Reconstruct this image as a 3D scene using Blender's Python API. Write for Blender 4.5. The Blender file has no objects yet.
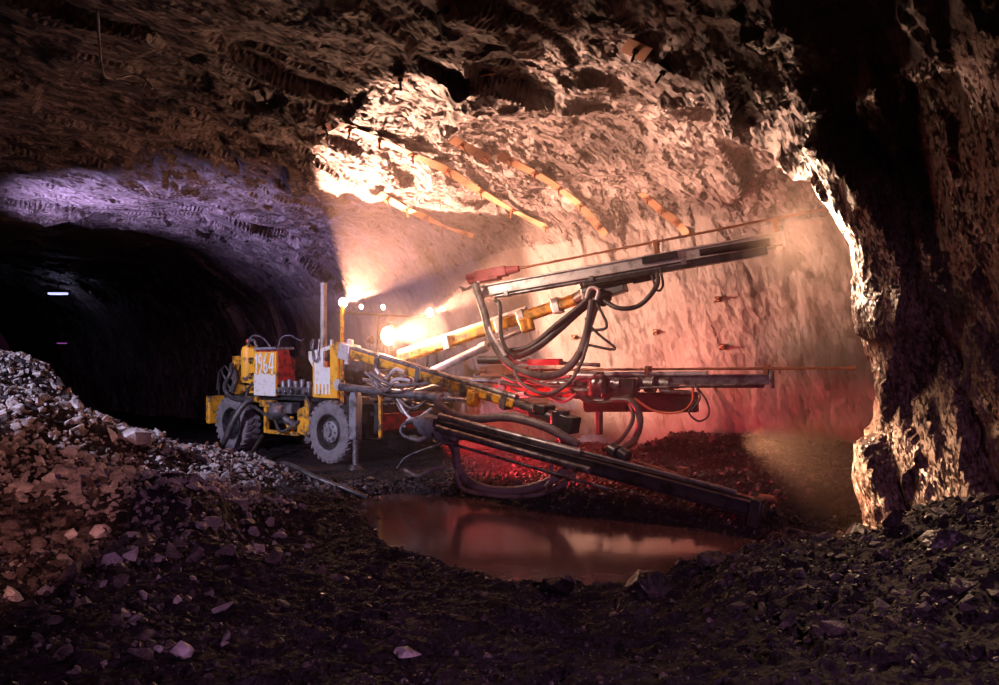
import bpy, bmesh, math, random
import numpy as np
from mathutils import Vector, Matrix
from mathutils.bvhtree import BVHTree

random.seed(7)
RNG = np.random.default_rng(11)
SC = bpy.context.scene
COL = SC.collection

# ---------------------------------------------------------------- camera
CAM_H, F_PX, CX, HZ = 1.83, 777.0, 499.5, 360.0
def at(px, py, Y):
    """point on the sight line of a photograph pixel at distance Y (metres)"""
    return Vector(((px - CX) * Y / F_PX, Y, CAM_H + (HZ - py) * Y / F_PX))
cam_d = bpy.data.cameras.new('camera')
cam = bpy.data.objects.new('camera', cam_d); COL.objects.link(cam)
cam.location = (0, 0, CAM_H); cam.rotation_euler = (math.radians(90), 0, 0)
cam_d.sensor_width = 36.0; cam_d.lens = F_PX * 36.0 / 999.0
cam_d.shift_y = 17.5 / 999.0; cam_d.clip_end = 200
SC.camera = cam
SC.view_settings.view_transform = 'Standard'
SC.view_settings.look = 'None'
SC.view_settings.gamma = 1.0
SC.view_settings.use_curve_mapping = False
SC.view_settings.exposure = 0.0

# ---------------------------------------------------------------- materials
def mat_new(name):
    m = bpy.data.materials.new(name); m.use_nodes = True
    nt = m.node_tree; b = nt.nodes['Principled BSDF']
    return m, nt, b
def N(nt, t, **kw):
    n = nt.nodes.new(t)
    for k, v in kw.items():
        if k in n.inputs: n.inputs[k].default_value = v
        else: setattr(n, k, v)
    return n
def ramp(nt, stops):
    r = nt.nodes.new('ShaderNodeValToRGB'); e = r.color_ramp.elements
    while len(e) < len(stops): e.new(0.5)
    for s, (p, c) in zip(e, stops):
        s.position = p; s.color = (*c, 1)
    return r
FOL = Vector((.83, -.5, .25)).normalized()      # normal of the rock's bedding
def rock_mat(name, dark, mid, light, rough=.55, bump=.5, scale=1.0, stretch=True, rnd=False, spec=.5):
    m, nt, b = mat_new(name); L = nt.links.new
    tc = N(nt, 'ShaderNodeTexCoord'); src = tc.outputs['Object']
    if stretch:
        mp = N(nt, 'ShaderNodeMapping')
        e = FOL.to_track_quat('X', 'Z').inverted().to_euler()
        mp.inputs['Rotation'].default_value = e; mp.inputs['Scale'].default_value = (1.0, 1.0, 1.0)
        m2 = N(nt, 'ShaderNodeMapping'); m2.inputs['Scale'].default_value = (2.2, 1.0, .8)
        L(src, mp.inputs['Vector']); L(mp.outputs[0], m2.inputs['Vector']); src = m2.outputs[0]
    n1 = N(nt, 'ShaderNodeTexNoise', Scale=.9 * scale, Detail=9.0, Roughness=.62); L(src, n1.inputs['Vector'])
    n2 = N(nt, 'ShaderNodeTexNoise', Scale=7.0 * scale, Detail=7.0, Roughness=.6); L(src, n2.inputs['Vector'])
    mx = N(nt, 'ShaderNodeMath', operation='MULTIPLY_ADD'); mx.inputs[1].default_value = .45
    L(n2.outputs['Fac'], mx.inputs[0])
    m3 = N(nt, 'ShaderNodeMath', operation='MULTIPLY'); m3.inputs[1].default_value = .55
    L(n1.outputs['Fac'], m3.inputs[0]); L(m3.outputs[0], mx.inputs[2])
    fac = mx.outputs[0]
    if rnd:
        oi = N(nt, 'ShaderNodeObjectInfo'); a = N(nt, 'ShaderNodeMath', operation='MULTIPLY_ADD')
        a.inputs[1].default_value = .22; L(oi.outputs['Random'], a.inputs[0])
        s = N(nt, 'ShaderNodeMath', operation='SUBTRACT'); s.inputs[1].default_value = .11
        L(fac, s.inputs[0]); L(s.outputs[0], a.inputs[2]); fac = a.outputs[0]
    r = ramp(nt, [(.34, dark), (.5, mid), (.66, light)]); L(fac, r.inputs['Fac'])
    L(r.outputs['Color'], b.inputs['Base Color'])
    def facets(sc):
        v = N(nt, 'ShaderNodeTexVoronoi', Scale=sc); v.feature = 'F1'; L(src, v.inputs['Vector'])
        d = N(nt, 'ShaderNodeVectorMath', operation='SUBTRACT'); L(src, d.inputs[0]); L(v.outputs['Position'], d.inputs[1])
        c = N(nt, 'ShaderNodeVectorMath', operation='SUBTRACT'); L(v.outputs['Color'], c.inputs[0]); c.inputs[1].default_value = (.5, .5, .5)
        q = N(nt, 'ShaderNodeVectorMath', operation='DOT_PRODUCT'); L(d.outputs[0], q.inputs[0]); L(c.outputs[0], q.inputs[1])
        return q.outputs['Value']
    n3 = N(nt, 'ShaderNodeTexNoise', Scale=22.0 * scale, Detail=6.0, Roughness=.65); L(src, n3.inputs['Vector'])
    b0 = N(nt, 'ShaderNodeBump', Strength=min(1, bump * 1.3), Distance=1.4); L(facets(5.0 * scale), b0.inputs['Height'])
    b1 = N(nt, 'ShaderNodeBump', Strength=min(1, bump * 1.4), Distance=1.4); L(facets(14.0 * scale), b1.inputs['Height']); L(b0.outputs[0], b1.inputs['Normal'])
    b2 = N(nt, 'ShaderNodeBump', Strength=bump, Distance=.03 / scale); L(n3.outputs['Fac'], b2.inputs['Height'])
    L(b1.outputs[0], b2.inputs['Normal']); L(b2.outputs[0], b.inputs['Normal'])
    rr = N(nt, 'ShaderNodeMapRange'); rr.inputs['To Min'].default_value = rough - .18; rr.inputs['To Max'].default_value = rough + .22
    L(n2.outputs['Fac'], rr.inputs['Value']); L(rr.outputs[0], b.inputs['Roughness'])
    b.inputs['Specular IOR Level'].default_value = spec
    return m
def paint(name, col, rough=.45, metal=0.0, dirt=(.05, .035, .03), amount=.5, scale=6.0, bump=.15):
    m, nt, b = mat_new(name); L = nt.links.new
    tc = N(nt, 'ShaderNodeTexCoord')
    n = N(nt, 'ShaderNodeTexNoise', Scale=scale, Detail=8.0, Roughness=.65); L(tc.outputs['Object'], n.inputs['Vector'])
    lo = .62 - .3 * amount
    r = ramp(nt, [(lo, col), (lo + .16, dirt)]); L(n.outputs['Fac'], r.inputs['Fac'])
    L(r.outputs['Color'], b.inputs['Base Color'])
    b.inputs['Metallic'].default_value = metal
    rr = N(nt, 'ShaderNodeMapRange'); rr.inputs['To Min'].default_value = rough - .12; rr.inputs['To Max'].default_value = rough + .25
    L(n.outputs['Fac'], rr.inputs['Value']); L(rr.outputs[0], b.inputs['Roughness'])
    bp = N(nt, 'ShaderNodeBump', Strength=bump, Distance=.02); L(n.outputs['Fac'], bp.inputs['Height']); L(bp.outputs[0], b.inputs['Normal'])
    return m
def emit(name, col, power):
    m, nt, b = mat_new(name)
    n = N(nt, 'ShaderNodeTexNoise', Scale=9.0); 
    b.inputs['Base Color'].default_value = (*col, 1)
    b.inputs['Emission Color'].default_value = (*col, 1); b.inputs['Emission Strength'].default_value = power
    return m
M = {}
M['rock'] = rock_mat('tunnel_rock', (.035, .026, .026), (.13, .10, .097), (.27, .22, .21), rough=.55, bump=.38)
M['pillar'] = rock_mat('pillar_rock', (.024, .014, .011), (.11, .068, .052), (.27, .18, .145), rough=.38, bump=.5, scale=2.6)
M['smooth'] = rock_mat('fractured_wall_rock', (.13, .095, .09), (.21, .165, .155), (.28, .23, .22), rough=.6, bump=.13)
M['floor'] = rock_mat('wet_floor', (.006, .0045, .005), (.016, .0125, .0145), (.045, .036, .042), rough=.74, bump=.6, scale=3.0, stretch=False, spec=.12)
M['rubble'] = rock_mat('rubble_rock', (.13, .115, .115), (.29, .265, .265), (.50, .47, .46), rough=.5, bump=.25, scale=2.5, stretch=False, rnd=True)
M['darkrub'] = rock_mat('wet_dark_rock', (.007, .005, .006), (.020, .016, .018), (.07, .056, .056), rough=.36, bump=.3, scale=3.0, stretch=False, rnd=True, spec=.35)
M['midrock'] = rock_mat('damp_or_shaded_brown_rock', (.03, .023, .022), (.075, .06, .057), (.17, .14, .135), rough=.42, bump=.3, scale=3.0, stretch=False, rnd=True, spec=.3)
M['yellow'] = paint('yellow_paint', (.78, .37, .025), amount=.55)
M['yellowclean'] = paint('bright_yellow_paint', (.85, .42, .03), amount=.3)
M['white'] = paint('white_wash', (.74, .74, .70), rough=.6, dirt=(.55, .44, .26), amount=.35, scale=9)
M['whitenum'] = paint('white_number_paint', (.82, .83, .82), rough=.6, dirt=(.6, .6, .58), amount=.3, scale=12)
M['redbox'] = paint('red_paint', (.42, .035, .03), amount=.6, dirt=(.09, .02, .02))
M['orange'] = paint('orange_red_panel', (.6, .13, .03), amount=.5)
M['black'] = paint('greasy_dark_steel', (.07, .065, .068), rough=.3, dirt=(.02, .017, .017), metal=.5)
M['steel'] = paint('worn_steel', (.34, .33, .35), rough=.32, dirt=(.10, .085, .085), metal=.75, amount=.6)
M['pale'] = paint('pale_aluminium', (.66, .62, .60), rough=.4, dirt=(.32, .28, .27), metal=.35, amount=.45)
M['chrome'] = paint('bright_ram', (.75, .73, .72), rough=.2, dirt=(.4, .36, .34), metal=.9, amount=.3)
M['grey'] = paint('grey_paint', (.22, .22, .235), rough=.45, dirt=(.07, .06, .06), amount=.5)
M['rust'] = paint('rusty_rod', (.40, .17, .09), rough=.4, dirt=(.2, .08, .05), metal=.3)
M['strap'] = paint('rusty_strap', (.52, .27, .15), rough=.5, dirt=(.34, .15, .08), amount=.45, scale=4)
M['tyre'] = paint('dusty_rubber', (.19, .175, .185), rough=.8, dirt=(.10, .09, .095), amount=.5)
M['hose'] = paint('hydraulic_hose', (.045, .04, .042), rough=.34, dirt=(.09, .075, .072), amount=.55)
M['wrap'] = paint('spiral_wrapped_hose', (.19, .15, .14), rough=.4, dirt=(.07, .05, .05), amount=.5)
M['pinkbox'] = paint('faded_red_panel', (.5, .12, .12), rough=.5, dirt=(.3, .08, .08))
M['wood'] = paint('pale_timber', (.46, .42, .37), rough=.7, dirt=(.28, .24, .21))
M['lamp'] = emit('lamp_glow', (1, .80, .58), 80)
M['flood'] = emit('flood_glow', (1, .82, .60), 110)
M['lamp_small'] = emit('small_lamp_glow', (1, .72, .5), 20)
M['blue_lamp'] = emit('blue_tunnel_lamp', (.5, .52, 1), 1.6)
M['violet_lamp'] = emit('violet_tunnel_lamp', (.5, .12, .6), .5)
def water_mat():
    m, nt, b = mat_new('muddy_water'); L = nt.links.new
    tc = N(nt, 'ShaderNodeTexCoord')
    n = N(nt, 'ShaderNodeTexNoise', Scale=1.3, Detail=3.0); L(tc.outputs['Object'], n.inputs['Vector'])
    r = ramp(nt, [(.3, (.085, .045, .04)), (.7, (.15, .08, .07))]); L(n.outputs['Fac'], r.inputs['Fac']); L(r.outputs['Color'], b.inputs['Base Color'])
    b.inputs['Roughness'].default_value = .13; b.inputs['IOR'].default_value = 1.33
    n2 = N(nt, 'ShaderNodeTexNoise', Scale=5.0, Detail=2.0); L(tc.outputs['Object'], n2.inputs['Vector'])
    bp = N(nt, 'ShaderNodeBump', Strength=.10, Distance=.02); L(n2.outputs['Fac'], bp.inputs['Height']); L(bp.outputs[0], b.inputs['Normal'])
    return m
M['water'] = water_mat()

# ---------------------------------------------------------------- helpers: tagging
def tag(o, label=None, cat=None, group=None, kind=None):
    if label: o['label'] = label
    if cat: o['category'] = cat
    if group: o['group'] = group
    if kind: o['kind'] = kind
    return o
def empty(name, loc, rz=0.0):
    o = bpy.data.objects.new(name, None); COL.objects.link(o)
    o.location = loc; o.rotation_euler = (0, 0, rz); o.empty_display_size = .3
    return o
def wmat(o):
    mtx = o.matrix_basis.copy()
    while o.parent is not None:
        o = o.parent; mtx = o.matrix_basis @ mtx
    return mtx
def mesh_np(name, verts, faces, mat, smooth=False):
    """faces: (n,k) int array"""
    me = bpy.data.meshes.new(name); n, k = faces.shape
    me.vertices.add(len(verts)); me.vertices.foreach_set('co', np.ascontiguousarray(verts, dtype=np.float32).ravel())
    me.loops.add(n * k); me.loops.foreach_set('vertex_index', faces.astype(np.int32).ravel())
    me.polygons.add(n); me.polygons.foreach_set('loop_start', np.arange(0, n * k, k, dtype=np.int32))
    me.polygons.foreach_set('loop_total', np.full(n, k, dtype=np.int32))
    me.polygons.foreach_set('use_smooth', np.full(n, smooth, dtype=bool))
    me.update(calc_edges=True); me.validate()
    me.materials.append(mat)
    o = bpy.data.objects.new(name, me); COL.objects.link(o)
    return o

class MB:
    """collects shapes in WORLD coordinates, builds ONE mesh object"""
    def __init__(s): s.v = []; s.f = []
    def add(s, vs, fs):
        o = len(s.v); s.v += [Vector(v) for v in vs]; s.f += [tuple(i + o for i in f) for f in fs]; return s
    def box(s, c, size, ax=None):
        ax = ax or (Vector((1, 0, 0)), Vector((0, 1, 0)), Vector((0, 0, 1)))
        c = Vector(c); h = [x / 2 for x in size]
        vs = [c + ax[0] * h[0] * i + ax[1] * h[1] * j + ax[2] * h[2] * k for i in (-1, 1) for j in (-1, 1) for k in (-1, 1)]
        return s.add(vs, [(0, 1, 3, 2), (4, 6, 7, 5), (0, 4, 5, 1), (2, 3, 7, 6), (0, 2, 6, 4), (1, 5, 7, 3)])
    def cyl(s, a, b, r, r2=None, seg=16):
        a = Vector(a); b = Vector(b); r2 = r if r2 is None else r2
        z = (b - a).normalized(); x = z.orthogonal().normalized(); y = z.cross(x)
        vs = []
        for p, rr in ((a, r), (b, r2)):
            vs += [p + x * rr * math.cos(2 * math.pi * i / seg) + y * rr * math.sin(2 * math.pi * i / seg) for i in range(seg)]
        fs = [(i, (i + 1) % seg, seg + (i + 1) % seg, seg + i) for i in range(seg)]
        fs += [tuple(range(seg - 1, -1, -1)), tuple(range(seg, 2 * seg))]
        return s.add(vs, fs)
    def lathe(s, c, axis, prof, seg=24, close=False):
        c = Vector(c); z = Vector(axis).normalized(); x = z.orthogonal().normalized(); y = z.cross(x)
        vs = []; n = len(prof)
        for i in range(seg):
            a = 2 * math.pi * i / seg; d = x * math.cos(a) + y * math.sin(a)
            vs += [c + d * r + z * h for r, h in prof]
        fs = []
        for i in range(seg):
            j = (i + 1) % seg
            for k in range(n if close else n - 1):
                l = (k + 1) % n
                fs.append((i * n + k, j * n + k, j * n + l, i * n + l))
        return s.add(vs, fs)
    def tube(s, pts, r, seg=10, ridge=0.0, pitch=.05, sub=10):
        P = [Vector(p) for p in pts]
        Q = []
        if len(P) == 2: Q = [P[0].lerp(P[1], t / sub) for t in range(sub + 1)]
        else:
            E = [P[0] * 2 - P[1]] + P + [P[-1] * 2 - P[-2]]
            for i in range(1, len(E) - 2):
                for t in range(sub):
                    u = t / sub; a, b, c, d = E[i - 1:i + 3]
                    Q.append(.5 * ((2 * b) + (c - a) * u + (2 * a - 5 * b + 4 * c - d) * u * u + (3 * b - a - 3 * c + d) * u ** 3))
            Q.append(P[-1])
        if ridge:
            R = [Q[0]]
            for a, b in zip(Q, Q[1:]):
                k = max(1, int((b - a).length / (pitch * .5)))
                R += [a.lerp(b, (i + 1) / k) for i in range(k)]
            Q = R
        x = None; vs = []
        for i, p in enumerate(Q):
            t = (Q[min(i + 1, len(Q) - 1)] - Q[max(i - 1, 0)]).normalized()
            x = t.orthogonal().normalized() if x is None else (x - t * x.dot(t)).normalized()
            y = t.cross(x); rr = r * (1 + (ridge if i % 2 else 0))
            vs += [p + x * rr * math.cos(2 * math.pi * k / seg) + y * rr * math.sin(2 * math.pi * k / seg) for k in range(seg)]
        fs = []
        for i in range(len(Q) - 1):
            for k in range(seg):
                l = (k + 1) % seg
                fs.append((i * seg + k, i * seg + l, (i + 1) * seg + l, (i + 1) * seg + k))
        fs += [tuple(range(seg - 1, -1, -1)), tuple(range((len(Q) - 1) * seg, len(Q) * seg))]
        return s.add(vs, fs)
    def prism(s, poly, o, ax, ay, az, depth):
        """poly in (ax, ay) about o, extruded along az"""
        o = Vector(o); n = len(poly)
        vs = [o + ax * p[0] + ay * p[1] + az * (depth * k) for k in (0, 1) for p in poly]
        fs = [(i, (i + 1) % n, n + (i + 1) % n, n + i) for i in range(n)]
        fs += [tuple(range(n - 1, -1, -1)), tuple(range(n, 2 * n))]
        return s.add(vs, fs)
    def build(s, name, mat, parent=None, bevel=0.0, origin=None):
        me = bpy.data.meshes.new(name)
        if parent is not None: inv = wmat(parent).inverted()
        else: inv = Matrix.Translation(-(Vector(origin) if origin is not None else Vector((0, 0, 0))))
        me.from_pydata([inv @ v for v in s.v], [], s.f); me.materials.append(mat)
        bm = bmesh.new(); bm.from_mesh(me); bmesh.ops.recalc_face_normals(bm, faces=bm.faces); bm.to_mesh(me); bm.free()
        for p in me.polygons: p.use_smooth = True
        me.set_sharp_from_angle(angle=math.radians(38))
        o = bpy.data.objects.new(name, me); COL.objects.link(o)
        if parent is not None: o.parent = parent
        elif origin is not None: o.location = origin
        if bevel:
            b = o.modifiers.new('bevel', 'BEVEL'); b.width = bevel; b.segments = 2; b.limit_method = 'ANGLE'; b.angle_limit = math.radians(50)
        return o

# ---------------------------------------------------------------- numpy noise
def h3(i, j, k, seed):
    n = (i.astype(np.int64) * 73856093) ^ (j.astype(np.int64) * 19349663) ^ (k.astype(np.int64) * 83492791) ^ (seed * 2654435761)
    n = n & 0xffffffff
    n = ((n ^ (n >> 15)) * 2246822519) & 0xffffffff
    n = ((n ^ (n >> 13)) * 3266489917) & 0xffffffff
    return ((n ^ (n >> 16)) & 0xffffff) / float(0x1000000)
def vnoise(p, seed):
    f = np.floor(p); w = p - f; w = w * w * (3 - 2 * w); i = f.astype(np.int64)
    out = 0
    for a in (0, 1):
        for b in (0, 1):
            for c in (0, 1):
                wt = (w[:, 0] if a else 1 - w[:, 0]) * (w[:, 1] if b else 1 - w[:, 1]) * (w[:, 2] if c else 1 - w[:, 2])
                out = out + wt * h3(i[:, 0] + a, i[:, 1] + b, i[:, 2] + c, seed)
    return out * 2 - 1
def fbm(p, seed, octv=4, g=.5):
    s = 0; a = 1; t = 0
    for o in range(octv):
        s = s + a * vnoise(p * 2 ** o + o * 7.3, seed + o); t += a; a *= g
    return s / t
def planes(p, seed, tilt=1.0, step=.5, k_=30.0):
    """broken-rock field: every Worley cell is one tilted flat facet"""
    f = np.floor(p).astype(np.int64); num = np.zeros(len(p)); den = np.zeros(len(p)) + 1e-12
    for a in (-1, 0, 1):
        for b in (-1, 0, 1):
            for c in (-1, 0, 1):
                i, j, k = f[:, 0] + a, f[:, 1] + b, f[:, 2] + c
                s = np.stack([i + h3(i, j, k, seed), j + h3(i, j, k, seed + 1), k + h3(i, j, k, seed + 2)], 1)
                d = p - s; dd = (d * d).sum(1); w = np.exp(-k_ * dd)
                g = np.stack([h3(i, j, k, seed + 3) - .5, h3(i, j, k, seed + 4) - .5, h3(i, j, k, seed + 5) - .5], 1) * 2
                v = (d * g).sum(1) * tilt + (h3(i, j, k, seed + 6) - .5) * step
                num += w * v; den += w
    return num / den
_x = FOL; _y = Vector((0, 0, 1)).cross(_x).normalized(); _z = _x.cross(_y)
FOLM = np.array([list(_x), list(_y), list(_z)])
def bed(p, k=1.9):
    q = p @ FOLM.T
    q[:, 0] *= k; q[:, 2] *= .62
    return q

# ---------------------------------------------------------------- the cavity (signed field, negative inside)
A_D = np.array([.788, -.616]); A_N = np.array([.616, .788]); A_P = np.array([-.9, 16.6])
def tu(x, y):
    dx, dy = x - A_P[0], y - A_P[1]
    return dx * A_D[0] + dy * A_D[1], -(dx * A_N[0] + dy * A_N[1])
def smin(a, b, k):
    h = np.clip(.5 + .5 * (b - a) / k, 0, 1); return b * (1 - h) + a * h - k * h * (1 - h)
def cavity(x, y, z):
    t, u = tu(x, y); zz = np.maximum(z, 0)
    W = np.interp(t, [-30, -3, 2, 6.5, 10], [12.0, 11.0, 5.8, 4.1, 3.6])
    H = np.interp(t, [-30, -6, 0, 6, 10], [4.6, 4.6, 4.7, 4.8, 4.5])
    w = W / 2
    fa = ((np.abs((u - w) / w) ** 3.6 + (zz / H) ** 3.6) ** (1 / 3.6) - 1) * np.minimum(w, H)
    fa = -smin(-fa, -(t - 9.6), .8)
    x = x - .22 * np.clip(8.0 - y, 0, 4) * np.clip((x - .5) / 2.5, 0, 1)
    w2 = 6.84; hb = np.interp(y, [5.0, 11.0], [5.4, 4.8])
    fb = ((np.abs((x + 3.5) / w2) ** 4.8 + (zz / hb) ** 4.8) ** (1 / 4.8) - 1) * hb
    fb = -smin(-fb, -(y - 11.3), 1.2)
    fb = np.maximum(fb, -3.0 - y)
    return smin(fa, fb, 1.5)
def surface_nets(lo, hi, h):
    n = [int((b - a) / h) + 1 for a, b in zip(lo, hi)]
    X, Y, Z = np.meshgrid(*[lo[i] + h * np.arange(n[i]) for i in range(3)], indexing='ij')
    F = cavity(X, Y, Z)
    q = np.stack([X.ravel(), Y.ravel(), Z.ravel()], 1)
    nb = (np.abs(F) < .7).ravel(); add = np.zeros(len(q)); add[nb] = .26 * fbm(q[nb] * .45, 5, 3) * (1 - .75 * np.clip((q[nb, 0] - 1.8) / 1.5, 0, 1) * np.clip((9.5 - q[nb, 1]) / 1.0, 0, 1)); F = F + add.reshape(F.shape)
    S = F < 0
    cell = np.zeros([k - 1 for k in n], bool); c0 = S[:-1, :-1, :-1]
    acc = np.zeros(cell.shape + (3,)); cnt = np.zeros(cell.shape)
    sl = lambda o: tuple(slice(o[i], o[i] + n[i] - 1) for i in range(3))
    for ax in range(3):
        for o1 in (0, 1):
            for o2 in (0, 1):
                a = [0, 0, 0]; oth = [i for i in range(3) if i != ax]; a[oth[0]] = o1; a[oth[1]] = o2
                b = list(a); b[ax] = 1
                fa, fb = F[sl(a)], F[sl(b)]; cr = (fa < 0) != (fb < 0)
                tt = np.where(cr, fa / np.where(cr, fa - fb, 1), 0)
                for i in range(3): acc[..., i] += np.where(cr, (tt if i == ax else a[i]), 0)
                cnt += cr
    act = cnt > 0; idx = -np.ones(act.shape, np.int64); idx[act] = np.arange(act.sum())
    base = np.argwhere(act); V = (base + acc[act] / cnt[act][:, None]) * h + np.array(lo)
    Q = []
    for ax in range(3):
        oth = [(ax + 1) % 3, (ax + 2) % 3]
        s1 = [slice(None)] * 3; s2 = [slice(None)] * 3; s1[ax] = slice(0, -1); s2[ax] = slice(1, None)
        a, b = S[tuple(s1)], S[tuple(s2)]; cr = np.argwhere(a != b); flip = a[tuple(cr.T)]
        ok = (cr[:, oth[0]] > 0) & (cr[:, oth[1]] > 0) & (cr[:, oth[0]] < n[oth[0]] - 1) & (cr[:, oth[1]] < n[oth[1]] - 1)
        cr, flip = cr[ok], flip[ok]
        def g(d0, d1):
            c = cr.copy(); c[:, oth[0]] -= d0; c[:, oth[1]] -= d1; return idx[tuple(c.T)]
        quad = np.stack([g(1, 1), g(0, 1), g(0, 0), g(1, 0)], 1)
        quad[flip] = quad[flip][:, ::-1]
        Q.append(quad)
    return V, np.concatenate(Q)
V, Q = surface_nets((-27, -3.4, -.75), (9, 31, 6.2), .105)
# simple subdivision for the nearer rock
tmp = mesh_np('tmp', V, Q, M['rock'])
md = tmp.modifiers.new('s', 'SUBSURF'); md.subdivision_type = 'SIMPLE'; md.levels = 1
dg = bpy.context.evaluated_depsgraph_get(); me = tmp.evaluated_get(dg).to_mesh()
nv, nf = len(me.vertices), len(me.polygons)
V = np.zeros(nv * 3, np.float32); me.vertices.foreach_get('co', V); V = V.reshape(-1, 3).astype(float)
NRM = np.zeros(nv * 3, np.float32); me.vertices.foreach_get('normal', NRM); NRM = NRM.reshape(-1, 3).astype(float)
Q = np.zeros(nf * 4, np.int32); me.loops.foreach_get('vertex_index', Q); Q = Q.reshape(-1, 4)
tmp.evaluated_get(dg).to_mesh_clear(); bpy.data.objects.remove(tmp)
e = .05                                             # outward rock direction from the field's gradient
G = np.stack([cavity(V[:, 0] + e, V[:, 1], V[:, 2]) - cavity(V[:, 0] - e, V[:, 1], V[:, 2]),
              cavity(V[:, 0], V[:, 1] + e, V[:, 2]) - cavity(V[:, 0], V[:, 1] - e, V[:, 2]),
              cavity(V[:, 0], V[:, 1], V[:, 2] + e) - cavity(V[:, 0], V[:, 1], V[:, 2] - e)], 1)
G /= np.linalg.norm(G, axis=1)[:, None] + 1e-9
t_, u_ = tu(V[:, 0], V[:, 1])
backw = np.clip((1.6 - u_) / .8, 0, 1) * np.clip((t_ + 1) / 1.5, 0, 1) * np.clip((4.2 - V[:, 2]) / .8, 0, 1)   # the smooth far wall
pil = np.clip((V[:, 0] - 1.8) / 1.2, 0, 1) * np.clip((9.3 - V[:, 1]) / .8, 0, 1)
amp = (1 - .70 * backw) * (1 + .45 * pil) * np.clip(.62 + .75 * fbm(V * .55 + 4.4, 77, 3), .22, 1.15)
B = bed(V)
disp = .30 * planes(B * .6, 21, .9, .9, 60) + .12 * planes(B * 1.6 + 3.1, 31, .8, .7) + .045 * planes(B * 3.2 + 9.7, 41, .9, .8, 20) + .035 * fbm(B * 5.0, 51, 4, .6)
V = V + G * (disp * amp)[:, None]
fc = V[Q].mean(1); fg = G[Q].mean(1); ft, fu = tu(fc[:, 0], fc[:, 1])
ceil = fg[:, 2] > .55
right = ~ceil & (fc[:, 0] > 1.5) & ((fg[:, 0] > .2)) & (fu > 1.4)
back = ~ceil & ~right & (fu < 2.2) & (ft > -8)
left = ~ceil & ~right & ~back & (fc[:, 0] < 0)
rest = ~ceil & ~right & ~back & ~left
def patch(name, mask, mat):
    q = Q[mask]; ids, inv = np.unique(q.ravel(), return_inverse=True)
    o = mesh_np(name, V[ids], inv.reshape(-1, 4), mat); tag(o, kind='structure'); return o
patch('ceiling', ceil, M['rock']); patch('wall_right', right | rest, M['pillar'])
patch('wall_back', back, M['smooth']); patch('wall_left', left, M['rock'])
BVH = BVHTree.FromPolygons([tuple(v) for v in V], [tuple(int(i) for i in q) for q in Q])

# ---------------------------------------------------------------- the floor
CP = np.array([
    (0, -3, .2, 1.5), (0, 1, .2, 1.2), (0, 3, .25, 1.0), (-2, 3, .35, 1.0), (2, 3, .42, 1.0), (-3, 5, .38, .9), (-1, 5, .16, .8), (1, 5, .05, .7),
    (2.4, 5, .42, .8), (3.4, 5, .85, .8), (4.5, 4, 1.1, 1.0), (4.0, 6, .72, .7), (4.3, 7.6, .28, .5), (3.3, 7.9, .02, .5), (2.9, 6.6, .22, .5),
    (.85, 5.9, .0, .5), (2.2, 6.7, .06, .4), (2.8, 7.4, .06, .4), (-.3, 6.3, .0, .5), (-1.6, 7.3, .02, .5), (-2.5, 9.3, .10, .5), (-2.6, 10.4, .08, .5),
    (-6.5, 9, 1.62, .8), (-5.6, 9.7, 1.22, .6), (-4.9, 10.1, .90, .6), (-3.9, 10.6, .58, .6), (-3.1, 10.4, .32, .5), (-4.2, 7.3, .72, .8), (-5.6, 7.2, 1.25, .8),
    (-7.5, 7, 1.8, 1.0), (-7.5, 10, 2.0, 1.0), (-5.2, 5, .75, .9), (-7.5, 4, 1.2, 1.0), (-3.2, 8.8, .35, .6), (-6.5, 12.5, .5, .7), (-8.5, 13, .6, 1.0), (-5.4, 11.6, .45, .5), (-4.4, 12, .12, .5),
    (-4.5, 14, .0, 1.0), (-3, 13, .0, 1.0), (-1.5, 13, .0, 1.0), (-1.5, 15, .0, 1.0), (-5, 17, .0, 1.2), (-8, 18, .1, 1.5), (-14, 22, .1, 3), (-20, 27, .1, 4), (-10, 25, .1, 3),
    (.4, 11.3, .12, .6), (1.4, 10.4, .14, .6), (2.2, 9.6, .12, .5), (3.2, 9.0, .10, .5), (3.0, 11.2, .25, .5), (1.2, 13.4, .3, .7), (.2, 14.3, .3, .6), (2.1, 13.0, .30, .4), (3.1, 12.4, .62, .5), (4.3, 11.5, .5, .5), (4.8, 10, .35, .8), (6.5, 10.5, .6, 1.0), (-.5, 12.2, .02, .6),
])
POOL = np.array([(-2.1, 10.2), (-1.75, 9.2), (-1.25, 8.0), (-.6, 7.1), (.3, 6.45), (1.1, 6.35), (1.8, 6.7), (2.4, 7.4), (2.95, 8.3), (2.3, 9.0), (1.3, 9.55), (.5, 10.1), (-.35, 10.9), (-1.4, 11.3), (-2.0, 11.0)])
def inpoly(x, y, P):
    ins = np.zeros(x.shape, bool); dist = np.full(x.shape, 1e9)
    for i in range(len(P)):
        (x1, y1), (x2, y2) = P[i], P[(i + 1) % len(P)]
        c = ((y1 > y) != (y2 > y)) & (x < (x2 - x1) * (y - y1) / (y2 - y1 + 1e-12) + x1); ins ^= c
        L2 = (x2 - x1) ** 2 + (y2 - y1) ** 2
        tt = np.clip(((x - x1) * (x2 - x1) + (y - y1) * (y2 - y1)) / L2, 0, 1)
        dist = np.minimum(dist, np.hypot(x - x1 - tt * (x2 - x1), y - y1 - tt * (y2 - y1)))
    return ins, dist
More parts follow.
